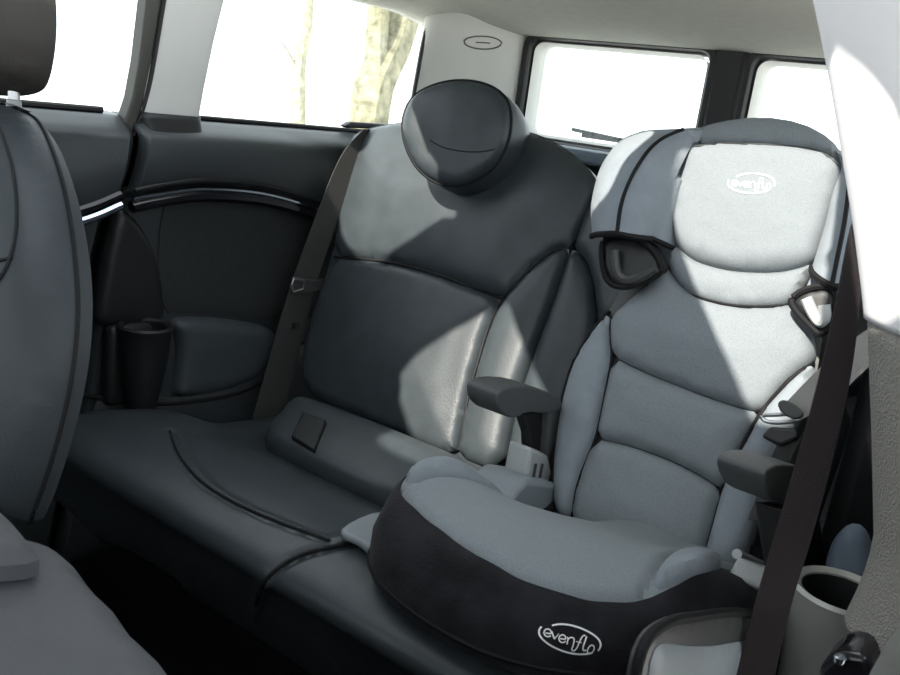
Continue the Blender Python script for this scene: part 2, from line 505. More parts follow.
# ------------------------------------------------------------------ left pillar trims, windows
def sheet(name, rows, material, thk, structure=True, parent=None, off=-1):
    n = len(rows[0]); V = [p for r in rows for p in r]
    Fc = [[i * n + j, i * n + j + 1, (i + 1) * n + j + 1, (i + 1) * n + j] for i in range(len(rows) - 1) for j in range(n - 1)]
    o = mk(name, V, Fc, material, parent, structure=structure)
    s = o.modifiers.new('thick', 'SOLIDIFY'); s.thickness = thk; s.offset = off
    return o
def pillar_left():
    rows = []
    for z, xi in ((.850, -1.385), (.87, -1.388), (.92, -1.392), (1.0, -1.395), (1.08, -1.393), (1.14, -1.375), (1.19, -1.32)):
        f = .955 + (z - .865) * .174; b = 1.082 + (z - .865) * .21
        w = b - f
        sec = [(-.022, f + .012), (-.010, f + .002), (-.003, f + .010), (0, f + .03), (.001, f + w * .5), (0, b - .02), (-.008, b - .006), (-.025, b), (-.07, b + .002)]
        rows.append([Vector((xi + dx, y, z)) for dx, y in catmull([Vector(s) for s in sec], 4)])
    return sheet('trim_1', rows, M['cream'], .006)
t1 = pillar_left()
t1['label'] = 'pale grey upper pillar trim between the left side windows'
# dark lower foot of that pillar
rows = []
for z in (.80, .83, .855, .866):
    xi = -1.366; f = .950; b = 1.080
    sec = [(-.06, f), (-.012, f + .006), (0, f + .02), (0, b - .03), (-.012, b - .006), (-.06, b)]
    rows.append([Vector((xi + dx - .012 * sstep(.83, .866, z), y, z)) for dx, y in catmull([Vector(s) for s in sec], 4)])
sheet('pillar_foot', rows, M['black_plastic'], .006, parent=t1)
# front door window frame
fr = [at(*p, 'x', -1.40) for p in [(125, 122), (133, 98), (140, 60), (147, 0), (150, -25), (168, -25), (163, 0), (153, 60), (146, 95), (141, 113), (133, 135), (122, 130)]]
prism('window_frame', fr, (-.03, 0, 0), M['frame_olive'], d1, .004)
fr2 = [at(*p, 'x', -1.397) for p in [(134, 136), (142, 114), (147, 95), (154, 60), (164, 0), (169, -25)]]
tube('window_seal', catmull(fr2, 6), .004, M['rubber'], d1)
tube('sill_seal', [Vector((-1.428, -.8, .861)), Vector((-1.428, .90, .861))], .006, M['rubber'], d1)

def pane(name, pts, axis, label):
    o = mk(name, pts, [list(range(len(pts)))], M['glass'], structure=True, smooth=False)
    s = o.modifiers.new('thick', 'SOLIDIFY'); s.thickness = .004
    o['label'] = label
    return o
w1 = pane('window_1', [Vector((-1.45, 1.06, .855)), Vector((-1.45, 1.73, .855)), Vector((-1.45, 1.73, 1.16)), Vector((-1.45, 1.06, 1.16))], 'x', 'left rear side window with tree trunks outside')
w2 = pane('window_2', [Vector((-1.45, -.6, .855)), Vector((-1.45, .95, .855)), Vector((-1.45, .95, 1.16)), Vector((-1.45, -.6, 1.16))], 'x', 'left front door window beside the dark headrest')
# seals round the quarter window
b1 = [at(*p, 'x', -1.40) for p in [(203, 121), (240, 124), (290, 127), (335, 131), (395, 137)]]
tube('sill_seal', catmull([Vector((-1.432, p.y, .861)) for p in b1], 6), .005, M['rubber'], w1)
b2 = [at(*p, 'x', -1.395) for p in [(408, 128), (414, 95), (421, 55), (428, 22), (429, 13), (424, 8), (400, 2), (360, -8), (300, -22)]]
tube('window_seal', catmull([Vector((-1.395, p.y, p.z)) for p in b2], 8), .0055, M['rubber'], w1)
# roof rail between the headliner and the side glass
rows = []
for y in np.linspace(-.7, 1.99, 40):
    rows.append([Vector((-1.36, y, roof_z(-1.36, y) + .004)), Vector((-1.395, y, 1.152)), Vector((-1.42, y, 1.146)), Vector((-1.47, y, 1.15)), Vector((-1.475, y, 1.22))])
sheet('trim_2', rows, M['headliner'], .01)

# ------------------------------------------------------------------ rear corner trim, rear doors
def rear_corner():
    rows = []
    for z in np.linspace(.05, 1.165, 24):
        t = sstep(.85, .92, z)
        top = sstep(1.04, 1.17, z)
        ys = 1.675 + .02 * sstep(.86, 1.15, z)
        sec = [(-1.46, ys + .11), (-1.415, ys + .035), (-1.395 + .01 * top, ys + .008), (-1.375 + .04 * top, 1.75), (-1.345 + .03 * top, 1.84), (-1.312 + .012 * top, 1.90), (-1.296, 1.93), (-1.29, 1.95), (-1.29, 2.0)]
        rows.append([Vector((x, y, z)) for x, y in catmull([Vector(s) for s in sec], 5)])
    o = sheet('trim_3', rows, M['cream'], .008)
    o['label'] = 'pale rear corner pillar trim with an oval embossed clip'
    return o
t3 = rear_corner()
t3_bvh = wbvh(t3)
oval = [(481 + 19 * math.cos(a) , 41.5 + 6.5 * math.sin(a) + 1.2 * math.cos(a)) for a in np.linspace(0, 2 * math.pi, 22)[:-1]]
piping('oval_clip', oval, t3_bvh, .0016, M['shell'], t3, closed=True, lift=.008, step=.004)
# embossed bar within the oval
piping('clip_mark', [(474, 41), (480, 41.5), (488, 42.2)], t3_bvh, .0014, M['shell'], t3, lift=.008, step=.004)

def rear_door(name, xa, xb, label):
    r = bpy.data.objects.new(name, None); COL.objects.link(r); r.location = ((xa + xb) / 2, 1.97, .05)
    r['kind'] = 'structure'; r['label'] = label
    box('lower_panel', ((xa + xb) / 2, 1.985, .47), (abs(xb - xa), .05, .84), M['trim_dark'], r, .01)
    zb, zt = .898, 1.120
    def ring(i, y): # rounded rect
        c = .028 - i * .3
        pts = []
        X0, X1, Z0, Z1 = min(xa, xb) + i, max(xa, xb) - i, zb - .03 + i, zt + .03 - i
        rad = .045 - min(.02, i)
        for cx_, cz_, a0 in ((X1 - rad, Z1 - rad, 0), (X0 + rad, Z1 - rad, 90), (X0 + rad, Z0 + rad, 180), (X1 - rad, Z0 + rad, 270)):
            for k in range(7):
                a = math.radians(a0 + 15 * k); pts.append(Vector((cx_ + rad * math.cos(a), y, cz_ + rad * math.sin(a))))
        return pts
    loft('window_frame', [ring(0, 2.0), ring(0, 1.945), ring(.006, 1.938), ring(.020, 1.938), ring(.024, 1.945), ring(.030, 2.0)], M['rubber'], r, cap=False)
    loft('inner_reveal', [ring(.030, 1.952), ring(.036, 1.975), ring(.036, 2.0)], M['cream'], r, cap=False)
    return r, (min(xa, xb) + .03, max(xa, xb) - .03, zb, zt)
d2, q2 = rear_door('door_2', -1.285, -.778, 'left rear cargo door with black window frame')
d3, q3 = rear_door('door_3', -.728, -.22, 'right rear cargo door behind the booster seat')
for nm, q, lb in (('window_3', q2, 'left rear door window behind the headrest'), ('window_4', q3, 'right rear door window above the booster seat')):
    pane(nm, [Vector((q[0], 1.985, q[2])), Vector((q[1], 1.985, q[2])), Vector((q[1], 1.985, q[3])), Vector((q[0], 1.985, q[3]))], 'y', lb)
box('trim_4', (-.753, 1.955, .62), (.075, .045, 1.06), M['rubber'], structure=True, bev=.012)
box('trim_5', (-.74, 1.985, 1.158), (1.14, .06, .04), M['rubber'], structure=True, bev=.01)
# sill ledge under the rear door glass
sh = box('trim_6', (-.98, 1.86, .872), (.50, .17, .03), M['parcel'], structure=True, bev=.01)
wa = tube('wiper_arm', [Vector((-1.16, 2.03, .925)), Vector((-1.0, 2.035, .915)), Vector((-.86, 2.035, .905))], .005, M['black_plastic'], d2)
box('wiper_blade', (-1.0, 2.03, .915), (.26, .008, .012), M['rubber'], wa, .002)

# ------------------------------------------------------------------ right side
bx = box('wall_right', (-.062, 1.41, .44), (.045, 1.12, .80), M['trim_dark'], structure=True, bev=.015)
box('shade_filler', (-.149, 1.42, .42), (.158, .36, .76), M['rubber'], structure=True, bev=.03)  # dark filler added to cover the light leak beside the backrest
wr2 = box('trim_7', (.03, 1.4, 1.165), (.14, 1.2, .05), M['headliner'], structure=True, bev=.01)
def right_pillar(name, zs, material, extra=0.0):
    rows = []
    XS = [(.54, -.112), (.565, -.109), (.60, -.104), (.64, -.103), (.73, -.126), (.80, -.145), (.83, -.153), (.845, -.158), (.90, -.178), (.96, -.202), (1.0, -.218), (1.06, -.244), (1.12, -.274), (1.19, -.32)]
    def xs(z):
        for (a, p), (b, q) in zip(XS, XS[1:]):
            if a <= z <= b: return p + (q - p) * (z - a) / (b - a)
        return XS[-1][1]
    for z in zs:
        x = xs(z) + extra
        sec = [(-.04, .88), (x + .03, .845), (x + .004, .825), (x, .80), (x + .012, .775), (x + .045, .745), (x + .09, .725), (x + .15, .71), (x + .24, .70)]
        rows.append([Vector((p.x, p.y, z)) for p in catmull([Vector(s) for s in sec], 6)])
    return sheet(name, rows, material, .006)
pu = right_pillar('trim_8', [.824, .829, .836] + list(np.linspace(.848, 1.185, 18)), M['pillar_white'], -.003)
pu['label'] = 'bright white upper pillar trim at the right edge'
pl = right_pillar('trim_9', [.56, .565, .575] + list(np.linspace(.59, .828, 14)), M['pebble'])
pl['label'] = 'grey pebbled lower pillar trim under the white pillar'

# ------------------------------------------------------------------ rear bench
bench = thing('rear_bench', 'long dark leather rear bench with a padded backrest behind the booster seat', 'car seat', (-.745, 1.0, .05))
Nb = Vector((0, -1, K)).normalized()
def bwarp(y0):
    return lambda u, v, h: Vector((u, y0 + K * (v - .35), v)) + Nb * h
def bp(pxs, y0): return [(q.x, q.z) for q in (lean(*p, y0, K) for p in pxs)]
Y0 = 1.26
sil = [(352, 134), (372, 127), (400, 122), (450, 120), (520, 128), (560, 143), (590, 168), (599, 184), (590, 212), (572, 246), (561, 276), (552, 304), (534, 350), (516, 402), (503, 474),
       (457, 458), (400, 434), (340, 407), (306, 392), (302, 370), (304, 345), (316, 300), (333, 256), (340, 200), (344, 160)]
backL = panel('backrest', bp(sil, Y0 + .012), bwarp(Y0 + .012), M['leather'], bench, bulge=.006, er=.02, thk=.085, res=.02, it=2)
up_px = [(350, 137), (372, 128), (400, 123), (450, 121), (518, 129), (560, 144), (589, 168), (599, 184), (590, 212), (575, 238), (570, 247), (552, 252), (531, 268), (516, 285), (504, 298),
         (475, 289), (440, 275), (400, 264), (365, 259), (334, 257), (339, 210), (343, 165)]
lo_px = [(334, 258), (365, 260), (400, 265), (440, 276), (475, 290), (502, 300), (489, 326), (477, 365), (467, 402), (461, 432), (456, 458), (400, 434), (340, 407), (308, 393), (303, 370), (306, 345), (317, 300)]
bo_px = [(504, 299), (516, 286), (531, 269), (552, 253), (566, 248), (571, 249), (561, 278), (551, 304), (533, 351), (515, 404), (502, 474), (458, 458), (462, 432), (468, 402), (478, 366), (490, 326)]
def dd(p): # sharpen corners by doubling key points
    return p
upP, loP, boP = bp(up_px, Y0), bp(lo_px, Y0), bp(bo_px, Y0)
pu_ = panel('upper_leather_panel', upP, bwarp(Y0), M['leather'], backL, bulge=.010, er=.022, puff=.022, pr=.07, thk=.03, it=1, wr=.0018, wrs=22)
pl_ = panel('lower_leather_panel', loP, bwarp(Y0), M['leather'], backL, bulge=.010, er=.016, puff=.018, pr=.09, thk=.03, it=1, wr=.0014, wrs=26)
pb_ = panel('side_bolster', boP, bwarp(Y0), M['leather'], backL, bulge=.013, er=.026, puff=.01, pr=.04, thk=.03, it=1)
# right backrest, the mirrored half behind the booster
SP = sorted((q.z, q.x) for q in (lean(*p, Y0, K) for p in [(599, 184), (571, 247), (551, 304), (533, 351), (515, 404), (502, 474)]))
def seam_x(z):
    return float(np.interp(z, [a for a, b in SP], [b for a, b in SP]))
mir = lambda P: [(2 * seam_x(z) + .004 - x, z) for x, z in P]
backR = panel('backrest', mir(bp(sil, Y0 + .012)), bwarp(Y0 + .012), M['leather'], bench, bulge=.006, er=.02, thk=.085, res=.02, it=2)
panel('upper_leather_panel', mir(upP), bwarp(Y0), M['leather'], backR, bulge=.010, er=.022, puff=.022, pr=.07, thk=.03, it=1)
panel('lower_leather_panel', mir(loP), bwarp(Y0), M['leather'], backR, bulge=.010, er=.016, puff=.018, pr=.09, thk=.03, it=1)
panel('side_bolster', mir(boP), bwarp(Y0), M['leather'], backR, bulge=.013, er=.026, puff=.01, pr=.04, thk=.03, it=1)
# lower roll with the square cap
rwarp = lambda u, v, h: Vector((u, v, .316 + (v - 1.05) / 3.4)) + Vector((0, -.28, .96)) * h
def rp(pxs): return [(q.x, q.y) for q in (lean(*p, 1.05, 3.4, .316) for p in pxs)]
roll_px = [(262, 441), (272, 424), (287, 406), (300, 400), (316, 403), (390, 431), (470, 464), (508, 482), (560, 505), (540, 530), (470, 520), (385, 505), (320, 474), (280, 452)]
rollo = panel('lower_roll', rp(roll_px), rwarp, M['leather'], bench, bulge=.022, er=.035, puff=.006, pr=.05, thk=.05, it=2)
rb = wbvh(rollo)
cap_px = [(292, 440), (304, 415), (327, 424), (315, 454)]
cp = [cast(*p, rb)[0] for p in cap_px]
if all(cp):
    nrm = (cp[1] - cp[0]).cross(cp[2] - cp[0]).normalized()
    if nrm.z < 0: nrm = -nrm
    prism('anchor_cap', [p - nrm * .004 for p in cp], nrm * .014, M['black_plastic'], rollo, .003)
# cushion
prof = catmull([Vector(p) for p in [(.92, .07), (.87, .16), (.80, .25), (.738, .315), (.712, .342), (.716, .364), (.75, .381), (.80, .386), (.86, .380), (.95, .362), (1.03, .325), (1.10, .305), (1.24, .29)]], 10)
prof = resample([Vector((p.x, p.y, 0)) for p in prof], .007, False)
CX0, CX1 = -1.372, -.118
nx = 180
def cush_pt(x, i):
    p = prof[i]
    e = x - CX0
    drop = .085 * (1 - math.sqrt(max(0, 1 - (1 - min(1, e / .17)) ** 2)))
    drop += .03 * (1 - math.sqrt(max(0, 1 - (1 - min(1, (CX1 - x) / .05)) ** 2)))
    return Vector((x, p.x + drop * .2, max(.07, p.y - drop)))
grid = [[cush_pt(CX0 + (CX1 - CX0) * j / nx, i) for j in range(nx + 1)] for i in range(len(prof))]
gv = [p for r in grid for p in r]; n_ = nx + 1
gf = [[i * n_ + j, i * n_ + j + 1, (i + 1) * n_ + j + 1, (i + 1) * n_ + j] for i in range(len(prof) - 1) for j in range(nx)]
cb = BVHTree.FromPolygons(gv, gf)
def castline(px): return [h for h in (cast(p.x, p.y, cb)[0] for p in catmull([Vector((a, b, 0)) for a, b in px], 8)) if h]
well = castline([(170, 430), (174, 445), (184, 463), (204, 484), (235, 503), (275, 521), (330, 541)])
divd = castline([(254, 612), (258, 598), (266, 580), (282, 565), (306, 553), (350, 544), (380, 541)])
GV = np.array([tuple(p) for p in gv])
def line_d(line):
    a = np.array([tuple(p) for p in line]); return seg_dist(GV, a[:-1], a[1:])
dw, dv = line_d(well), line_d(divd)
# well interior: behind / right of the arc, left of the divider
wp2 = np.array([(p.x, p.y) for p in well])
wpoly = np.vstack([wp2, [(wp2[-1][0] + .02, 1.30), (wp2[0][0] - .1, 1.30), (wp2[0][0] - .04, wp2[0][1] + .06)]])
ins = inside(GV[:, :2], wpoly)
dwp = seg_dist(GV[:, :2], wpoly, np.roll(wpoly, -1, 0))
dz = -.012 * np.clip(dwp / .03, 0, 1) ** 1.3 * ins - .007 * np.exp(-(dw / .006) ** 2) - .009 * np.exp(-(dv / .007) ** 2)
GV[:, 2] += dz
cush = mk('seat_cushion', [Vector(p) for p in GV], gf + [], M['leather'], bench)
s = cush.modifiers.new('thick', 'SOLIDIFY'); s.thickness = .02; s.offset = -1
cbv = BVHTree.FromPolygons([Vector(p) for p in GV], gf)
piping('seam', [(170, 431), (174, 445), (184, 463), (204, 484), (235, 503), (275, 521), (330, 541)], cbv, .0022, M['seam'], cush)
piping('seam', [(257, 604), (260, 592), (267, 579), (282, 565), (306, 553), (350, 544)], cbv, .0032, M['seam'], cush)
# backrest seams
bb = wbvh(pu_, pl_, pb_, backL)
piping('seam', [(335, 257), (365, 259), (400, 264), (440, 275), (475, 289), (503, 299)], bb, .003, M['seam'], backL)
piping('seam', [(571, 247), (552, 252), (531, 268), (516, 285), (503, 299), (489, 326), (477, 365), (467, 402), (459, 450)], bb, .003, M['seam'], backL)
# headrest
def headrest():
    h = bench
    ctr = lean(460, 136, 1.20, .30)
    d0 = Vector((.28, -.93, .22)).normalized()     # turned slightly towards the camera
    ux = Vector((0, 0, 1)).cross(d0); ux = -ux if ux.x < 0 else ux; ux.normalize()
    uz = ux.cross(-d0) if ux.cross(-d0).z > 0 else d0.cross(ux); uz.normalize()
    out_px = [(402, 131), (404, 112), (413, 96), (430, 86), (455, 80), (480, 82), (500, 91), (510, 106), (511, 127), (506, 147), (495, 166), (478, 179), (458, 186), (438, 184), (420, 172), (408, 153)]
    o3 = []
    for p in out_px:
        d = ray(*p); t = (ctr - CAM).dot(d0) / d.dot(d0); o3.append(CAM + d * t)
    uv = [((q - ctr).dot(ux), (q - ctr).dot(uz)) for q in o3]
    wf = lambda u, v, hh: ctr + ux * u + uz * v + d0 * (hh - .0)
    f = panel('headrest', uv, wf, M['leather'], h, bulge=.014, er=.022, puff=.012, pr=.05, thk=.006, res=.006, it=2, wr=.002, wrs=30)
    # body behind the front face
    secs = []
    cu = sum(a for a, b in uv) / len(uv); cv = sum(b for a, b in uv) / len(uv)
    sm = resample(chaikin([Vector((a, b)) for a, b in uv], 2), .012)
    for dep, sc, du, dv_ in ((.0, 1.0, 0, 0), (.015, 1.03, .002, 0), (.05, 1.03, .012, -.004), (.085, .97, .022, -.01), (.10, .88, .026, -.012), (.105, .7, .026, -.012)):
        secs.append([ctr + ux * (cu + (p.x - cu) * sc + du) + uz * (cv + (p.y - cv) * sc + dv_) - d0 * dep for p in sm])
    loft('headrest_body', secs, M['leather'], f)
    rim = [ctr + ux * (cu + (p.x - cu) * 1.012) + uz * (cv + (p.y - cv) * 1.012) - d0 * .002 for p in sm]
    tube('seam', rim, .003, M['seam'], f, 6, True)
    fb = wbvh(f)
    piping('crease', [(430, 140), (442, 147), (460, 151), (480, 152), (495, 149)], fb, .0012, M['seam'], f)
    for k in (-.045, .045):
        base = ctr + ux * k * .7 + uz * -.06 - d0 * .08
        tube('post', [base, base - Vector((0, -.01, .10))], .006, M['metal'], f)
headrest()

# ------------------------------------------------------------------ left rear belt
belt = thing('seat_belt', 'grey seat belt hanging beside the left edge of the rear backrest', 'seat belt', (-1.32, 1.25, .25))
def bl(px, x): return [at(a, b, 'x', x) for a, b in px]
strap('webbing', bl([(364, 129), (345, 150), (330, 180), (307, 240), (291, 285), (277, 330), (262, 385), (247, 438)], -1.322),
      bl([(385, 131), (365, 155), (349, 190), (329, 245), (314, 290), (302, 340), (290, 385), (276, 440)], -1.312), .0025, M['belt'], belt)
tg = [(291, 276), (310, 279), (327, 278), (325, 287), (313, 290), (306, 293), (290, 292)]
prism('tongue_grip', bl(tg, -1.306), (.010, 0, 0), M['shell'], belt, .003)
tube('tongue', bl([(291, 285), (294, 279), (304, 281), (303, 289), (293, 292)], -1.293), .0022, M['metal'], belt, closed=True)
lathe('stop_button', at(296, 326, 'x', -1.305) , [(.0001, -.005), (.007, -.005), (.007, .005), (.0001, .005)], M['black_plastic'], belt, 16)
prism('guide', [at(a, b, 'x', -1.41) + Vector((0, 0, .004)) for a, b in [(345, 128), (352, 124), (386, 126), (388, 131), (376, 131), (348, 130)]], (-.02, 0, 0), M['black_plastic'], belt, .004)

# ------------------------------------------------------------------ cup holders with raised back plate
def cupholder(cx_, cy_, zt, r, h, material, label, sgn, fin):
    t = thing('cup_holder', label, 'cup holder', (cx_, cy_, zt - h), 'cup holders')
    prof_ = [(.012, 0), (.022, .004), (r * .62, .03), (r * .80, .07), (r * .92, h * .7), (r, h - .006), (r + .003, h), (r - .001, h + .004), (r - .008, h), (r * .80, h * .7), (r * .66, .06), (.002, .05)]
    lathe('cup', (cx_, cy_, zt - h), prof_, material, t, sx=1.0)
    lathe('liner', (cx_, cy_, zt - h), [(r * .60, .062), (r * .795, h * .7), (r - .0085, h - .002), (r - .0095, h - .002), (r * .775, h * .7), (r * .58, .064), (.001, .064)], M['black_plastic'], t)
    if fin: fin(t)
    return t
def finL(t):
    px = [(119, 204), (130, 212), (144, 226), (157, 250), (165, 280), (168, 318), (160, 330), (118, 330), (96, 326), (101, 292), (108, 252)]
    q = [at(*p, 'x', -1.372) for p in px]
    panel('back_plate', [(a.y, a.z) for a in q], lambda u, v, h: Vector((-1.384 + h, u, v)), M['black_plastic'], t, bulge=.014, er=.02, puff=.008, thk=.006, res=.008, it=2)
    box('bracket', (-1.37, .935, .42), (.03, .10, .15), M['black_plastic'], t, .012)
cupholder(-1.334, .940, .497, .046, .165, M['black_plastic'], 'black cup holder on the dark side panel by the left front seat', 1, finL)
def finR(t):
    px = [(824, 575), (828, 550), (838, 532), (850, 527), (862, 532), (872, 560), (872, 590), (835, 592)]
    q = [at(*p, 'y', 1.05) for p in px]
    panel('back_plate', [(a.x, a.z) for a in q], lambda u, v, h: Vector((u, 1.05 - h, v)), M['parcel'], t, bulge=.012, er=.02, puff=.006, thk=.02, res=.008, it=2)
rc = at(842, 592, 'z', .50)
cupholder(rc.x, rc.y, .50, .050, .20, M['silver_cup'], 'silver grey cup holder beside the grey pebbled pillar', -1, finR)

# ------------------------------------------------------------------ booster seat
boost = thing('booster_seat', 'grey and black high back child booster seat on the right half of the rear bench', 'child seat', (-.43, .95, .385))
outl = [(-.625, 1.14), (-.635, .98), (-.637, .86), (-.627, .785), (-.585, .740), (-.51, .716), (-.43, .712), (-.36, .735), (-.30, .785), (-.252, .850), (-.222, .925), (-.208, 1.02), (-.205, 1.14)]
topr = [(-.55, 1.12, .398), (-.588, 1.02, .412), (-.606, .955, .462), (-.622, .895, .495), (-.630, .845, .500), (-.613, .798, .494), (-.565, .776, .488), (-.50, .762, .484), (-.43, .760, .479), (-.37, .778, .473), (-.325, .806, .472), (-.298, .834, .478), (-.274, .872, .497), (-.262, .908, .499), (-.264, .955, .484), (-.270, 1.02, .455), (-.275, 1.12, .415)]
outl = [(-.600, 1.14), (-.625, 1.03), (-.640, .96), (-.644, .90), (-.642, .84), (-.628, .782), (-.585, .740), (-.51, .716), (-.43, .712), (-.37, .730), (-.318, .765), (-.275, .812), (-.240, .860), (-.218, .91), (-.208, .97), (-.205, 1.04), (-.205, 1.14)]
def spl(pts, n=8): return catmull([Vector(p if len(p) == 3 else (p[0], p[1], 0)) for p in pts], n)
O, T = spl(outl), spl(topr)
cxm = Vector((-.425, .98, 0))
secs = []
def ringat(fn): return [fn(o, t) for o, t in zip(O, T)]
secs.append(ringat(lambda o, t: Vector((o.x + (cxm.x - o.x) * .06, o.y + (cxm.y - o.y) * .06, .386))))
secs.append(ringat(lambda o, t: Vector((o.x, o.y, .398))))
secs.append(ringat(lambda o, t: Vector((o.x + (o.x - cxm.x) * .015, o.y - .004, .42))))
secs.append(ringat(lambda o, t: Vector((o.x * .97 + t.x * .03 + (o.x - cxm.x) * .012, o.y * .94 + t.y * .06 - .004, .444))))
secs.append(ringat(lambda o, t: Vector((o.x * .80 + t.x * .20, o.y * .75 + t.y * .25, .466 + (t.z - .484) * .5))))
secs.append(ringat(lambda o, t: Vector((o.x * .42 + t.x * .58, o.y * .40 + t.y * .60, .480 + (t.z - .484) * .8))))
secs.append(ringat(lambda o, t: t.copy()))
secs.append(ringat(lambda o, t: t + (cxm - t) * .05 + Vector((0, 0, -.012))))
for s in secs[-1:]:
    pass
cover = loft('velour_cover', secs, M['suede'], boost, closed_u=True, cap=True)
for v in cover.data.vertices:
    w = v.co + root_loc(boost)
    k = noise.noise(w * 30) * .0022
    v.co += v.normal * k
cov_b = wbvh(cover)
# grey seat pad
TT = np.array([(p.x, p.y, p.z) for p in T])
def padz(u, v):
    d2 = (TT[:, 0] - u) ** 2 + (TT[:, 1] - v) ** 2 + 2e-5
    w = 1 / d2 ** 1.4
    z = (w * TT[:, 2]).sum() / w.sum()
    return z
def pwarp(u, v, h):
    side = max(0, 1 - min(abs(u + .61), abs(u + .27)) / .08)
    z = padz(u, v)
    dip = -.030 * sstep(.84, 1.06, v) * (1 - side)
    return Vector((u, v, z + dip + h - .002))
padp = [(p.x, p.y) for p in T[::3]] + [(-.28, 1.16), (-.55, 1.16)]
crL = [(-.612, .80), (-.597, .85), (-.575, .90), (-.555, .96), (-.55, 1.1)]
crR = [(-.302, .835), (-.310, .89), (-.308, .95), (-.30, 1.1)]
pad = panel('seat_pad', padp, pwarp, M['fabric'], boost, bulge=.010, er=.016, puff=.012, pr=.08, thk=.02, res=.007, it=1, grooves=(crL, crR), gw=.006, gd=.010, wr=.0015, wrs=18)
# plain side bumps of the pad
bumpR = [(-.299, .838), (-.275, .870), (-.262, .906), (-.263, .95), (-.28, .99), (-.305, .96), (-.309, .89)]
panel('side_bump', bumpR, lambda u, v, h: pwarp(u, v, h + .010), M['fabric_plain'], pad, bulge=.012, er=.016, thk=.02, res=.005, it=2)
bumpL = [(-.614, .802), (-.631, .845), (-.621, .90), (-.603, .955), (-.58, 1.0), (-.558, .96), (-.577, .90), (-.598, .85)]
panel('side_bump', bumpL, lambda u, v, h: pwarp(u, v, h + .010), M['fabric_plain'], pad, bulge=.012, er=.016, thk=.02, res=.005, it=2)
tp = [p + Vector((0, 0, .001)) for p in T]
tube('piping', resample([Vector((o.x + (o.x - cxm.x) * .012, o.y - .003, .412)) for o in O], .01, False), .003, M['piping'], cover, 6)
# plastic shell visible at the right front and left rear
sh_px = [(634, 700), (640, 662), (650, 638), (668, 624), (690, 618), (750, 614), (770, 640), (770, 740), (634, 740)]
q = [at(*p, 'x', -.200) for p in sh_px]
panel('plastic_shell', [(a.y, a.z) for a in q], lambda u, v, h: Vector((-.203 + h, u, v)), M['shell'], boost, bulge=.003, er=.008, thk=.006, res=.01, it=1)
tube('arch_piping', catmull([Vector((-.201, a.y, a.z)) for a in q[:7]], 8), .0045, M['piping'], cover)
sv_px = [(650, 668), (657, 648), (664, 643), (690, 647), (715, 647), (740, 642), (780, 640), (780, 740), (645, 740)]
q = [at(*p, 'x', -.198) for p in sv_px]
panel('silver_side', [(a.y, a.z) for a in q], lambda u, v, h: Vector((-.199 + h, u, v)), M['flange'], boost, bulge=.004, er=.010, thk=.003, res=.008, it=1)
box('plastic_base', (-.42, .96, .388), (.40, .38, .012), M['shell'], boost, .005)
fl = [at(*p, 'z', .392) for p in [(336, 539), (350, 528), (375, 518), (395, 520), (400, 560), (366, 556), (360, 548)]]
prism('base_flange', fl, (0, 0, .012), M['flange'], boost, .005, it=1)

# back of the booster
BY = 1.08
Nk = Vector((0, -1, K)).normalized()
kw = lambda off: (lambda u, v, h: Vector((u, BY + K * (v - .35), v)) + Nk * (h + off))
def kp(pxs, y0=BY): return [(q.x, q.z) for q in (lean(*p, y0, K) for p in pxs)]
shell_px = [(553, 500), (552, 470), (558, 410), (568, 370), (590, 332), (612, 305), (640, 250), (690, 200), (800, 200), (830, 270), (822, 350), (815, 385), (785, 440), (752, 520), (736, 575), (690, 585), (620, 560), (560, 520)]
bshell = panel('backrest', kp(shell_px, BY + .02), kw(-.02), M['shell'], boost, bulge=.006, er=.015, thk=.055, res=.02, it=2)
m1 = [(664, 262), (676, 280), (692, 295), (716, 303), (742, 307), (770, 307), (792, 304), (806, 318), (814, 340), (814, 360), (794, 376), (776, 395), (762, 412), (740, 408), (690, 390), (640, 370), (613, 356), (610, 335), (611, 316), (634, 296), (650, 284)]
m2 = [(613, 357), (640, 371), (690, 391), (740, 409), (761, 413), (746, 440), (733, 465), (722, 489), (702, 476), (675, 462), (650, 452), (622, 443), (596, 438), (603, 405)]
m3 = [(595, 439), (622, 444), (650, 453), (675, 463), (702, 477), (721, 490), (714, 520), (703, 558), (690, 575), (640, 565), (590, 540), (570, 520), (578, 480)]
mL = [(611, 312), (596, 328), (578, 355), (567, 385), (558, 430), (554, 480), (556, 512), (571, 520), (577, 482), (594, 438), (602, 404), (611, 357), (609, 335)]
mR = [(812, 362), (795, 376), (777, 395), (763, 412), (747, 440), (734, 466), (723, 490), (715, 520), (704, 560), (738, 580), (750, 535), (768, 480), (785, 440), (805, 405), (816, 380)]
o1 = panel('fabric_panel', kp(m1), kw(0), M['fabric'], bshell, bulge=.012, er=.018, puff=.02, pr=.08, thk=.02, res=.008, it=1, rough_edge=.003)
o2 = panel('fabric_panel', kp(m2), kw(0), M['fabric'], bshell, bulge=.012, er=.018, puff=.018, pr=.08, thk=.02, res=.008, it=1, rough_edge=.003)
o3 = panel('fabric_panel', kp(m3), kw(0), M['fabric'], bshell, bulge=.012, er=.018, puff=.018, pr=.08, thk=.02, res=.008, it=1, rough_edge=.003)
o4 = panel('side_wing', kp(mL), kw(.004), M['fabric_plain'], bshell, bulge=.012, er=.02, puff=.006, pr=.04, thk=.03, res=.008, it=1, wr=.003, wrs=60)
o5 = panel('side_wing', kp(mR), kw(.004), M['fabric_plain'], bshell, bulge=.012, er=.02, puff=.006, pr=.04, thk=.03, res=.008, it=1, wr=.003, wrs=60)
kb = wbvh(o1, o2, o3, o4, o5, bshell)
piping('piping', [(611, 318), (610, 340), (611, 358), (603, 402), (595, 438), (578, 481), (571, 518)], kb, .0032, M['piping'], bshell)
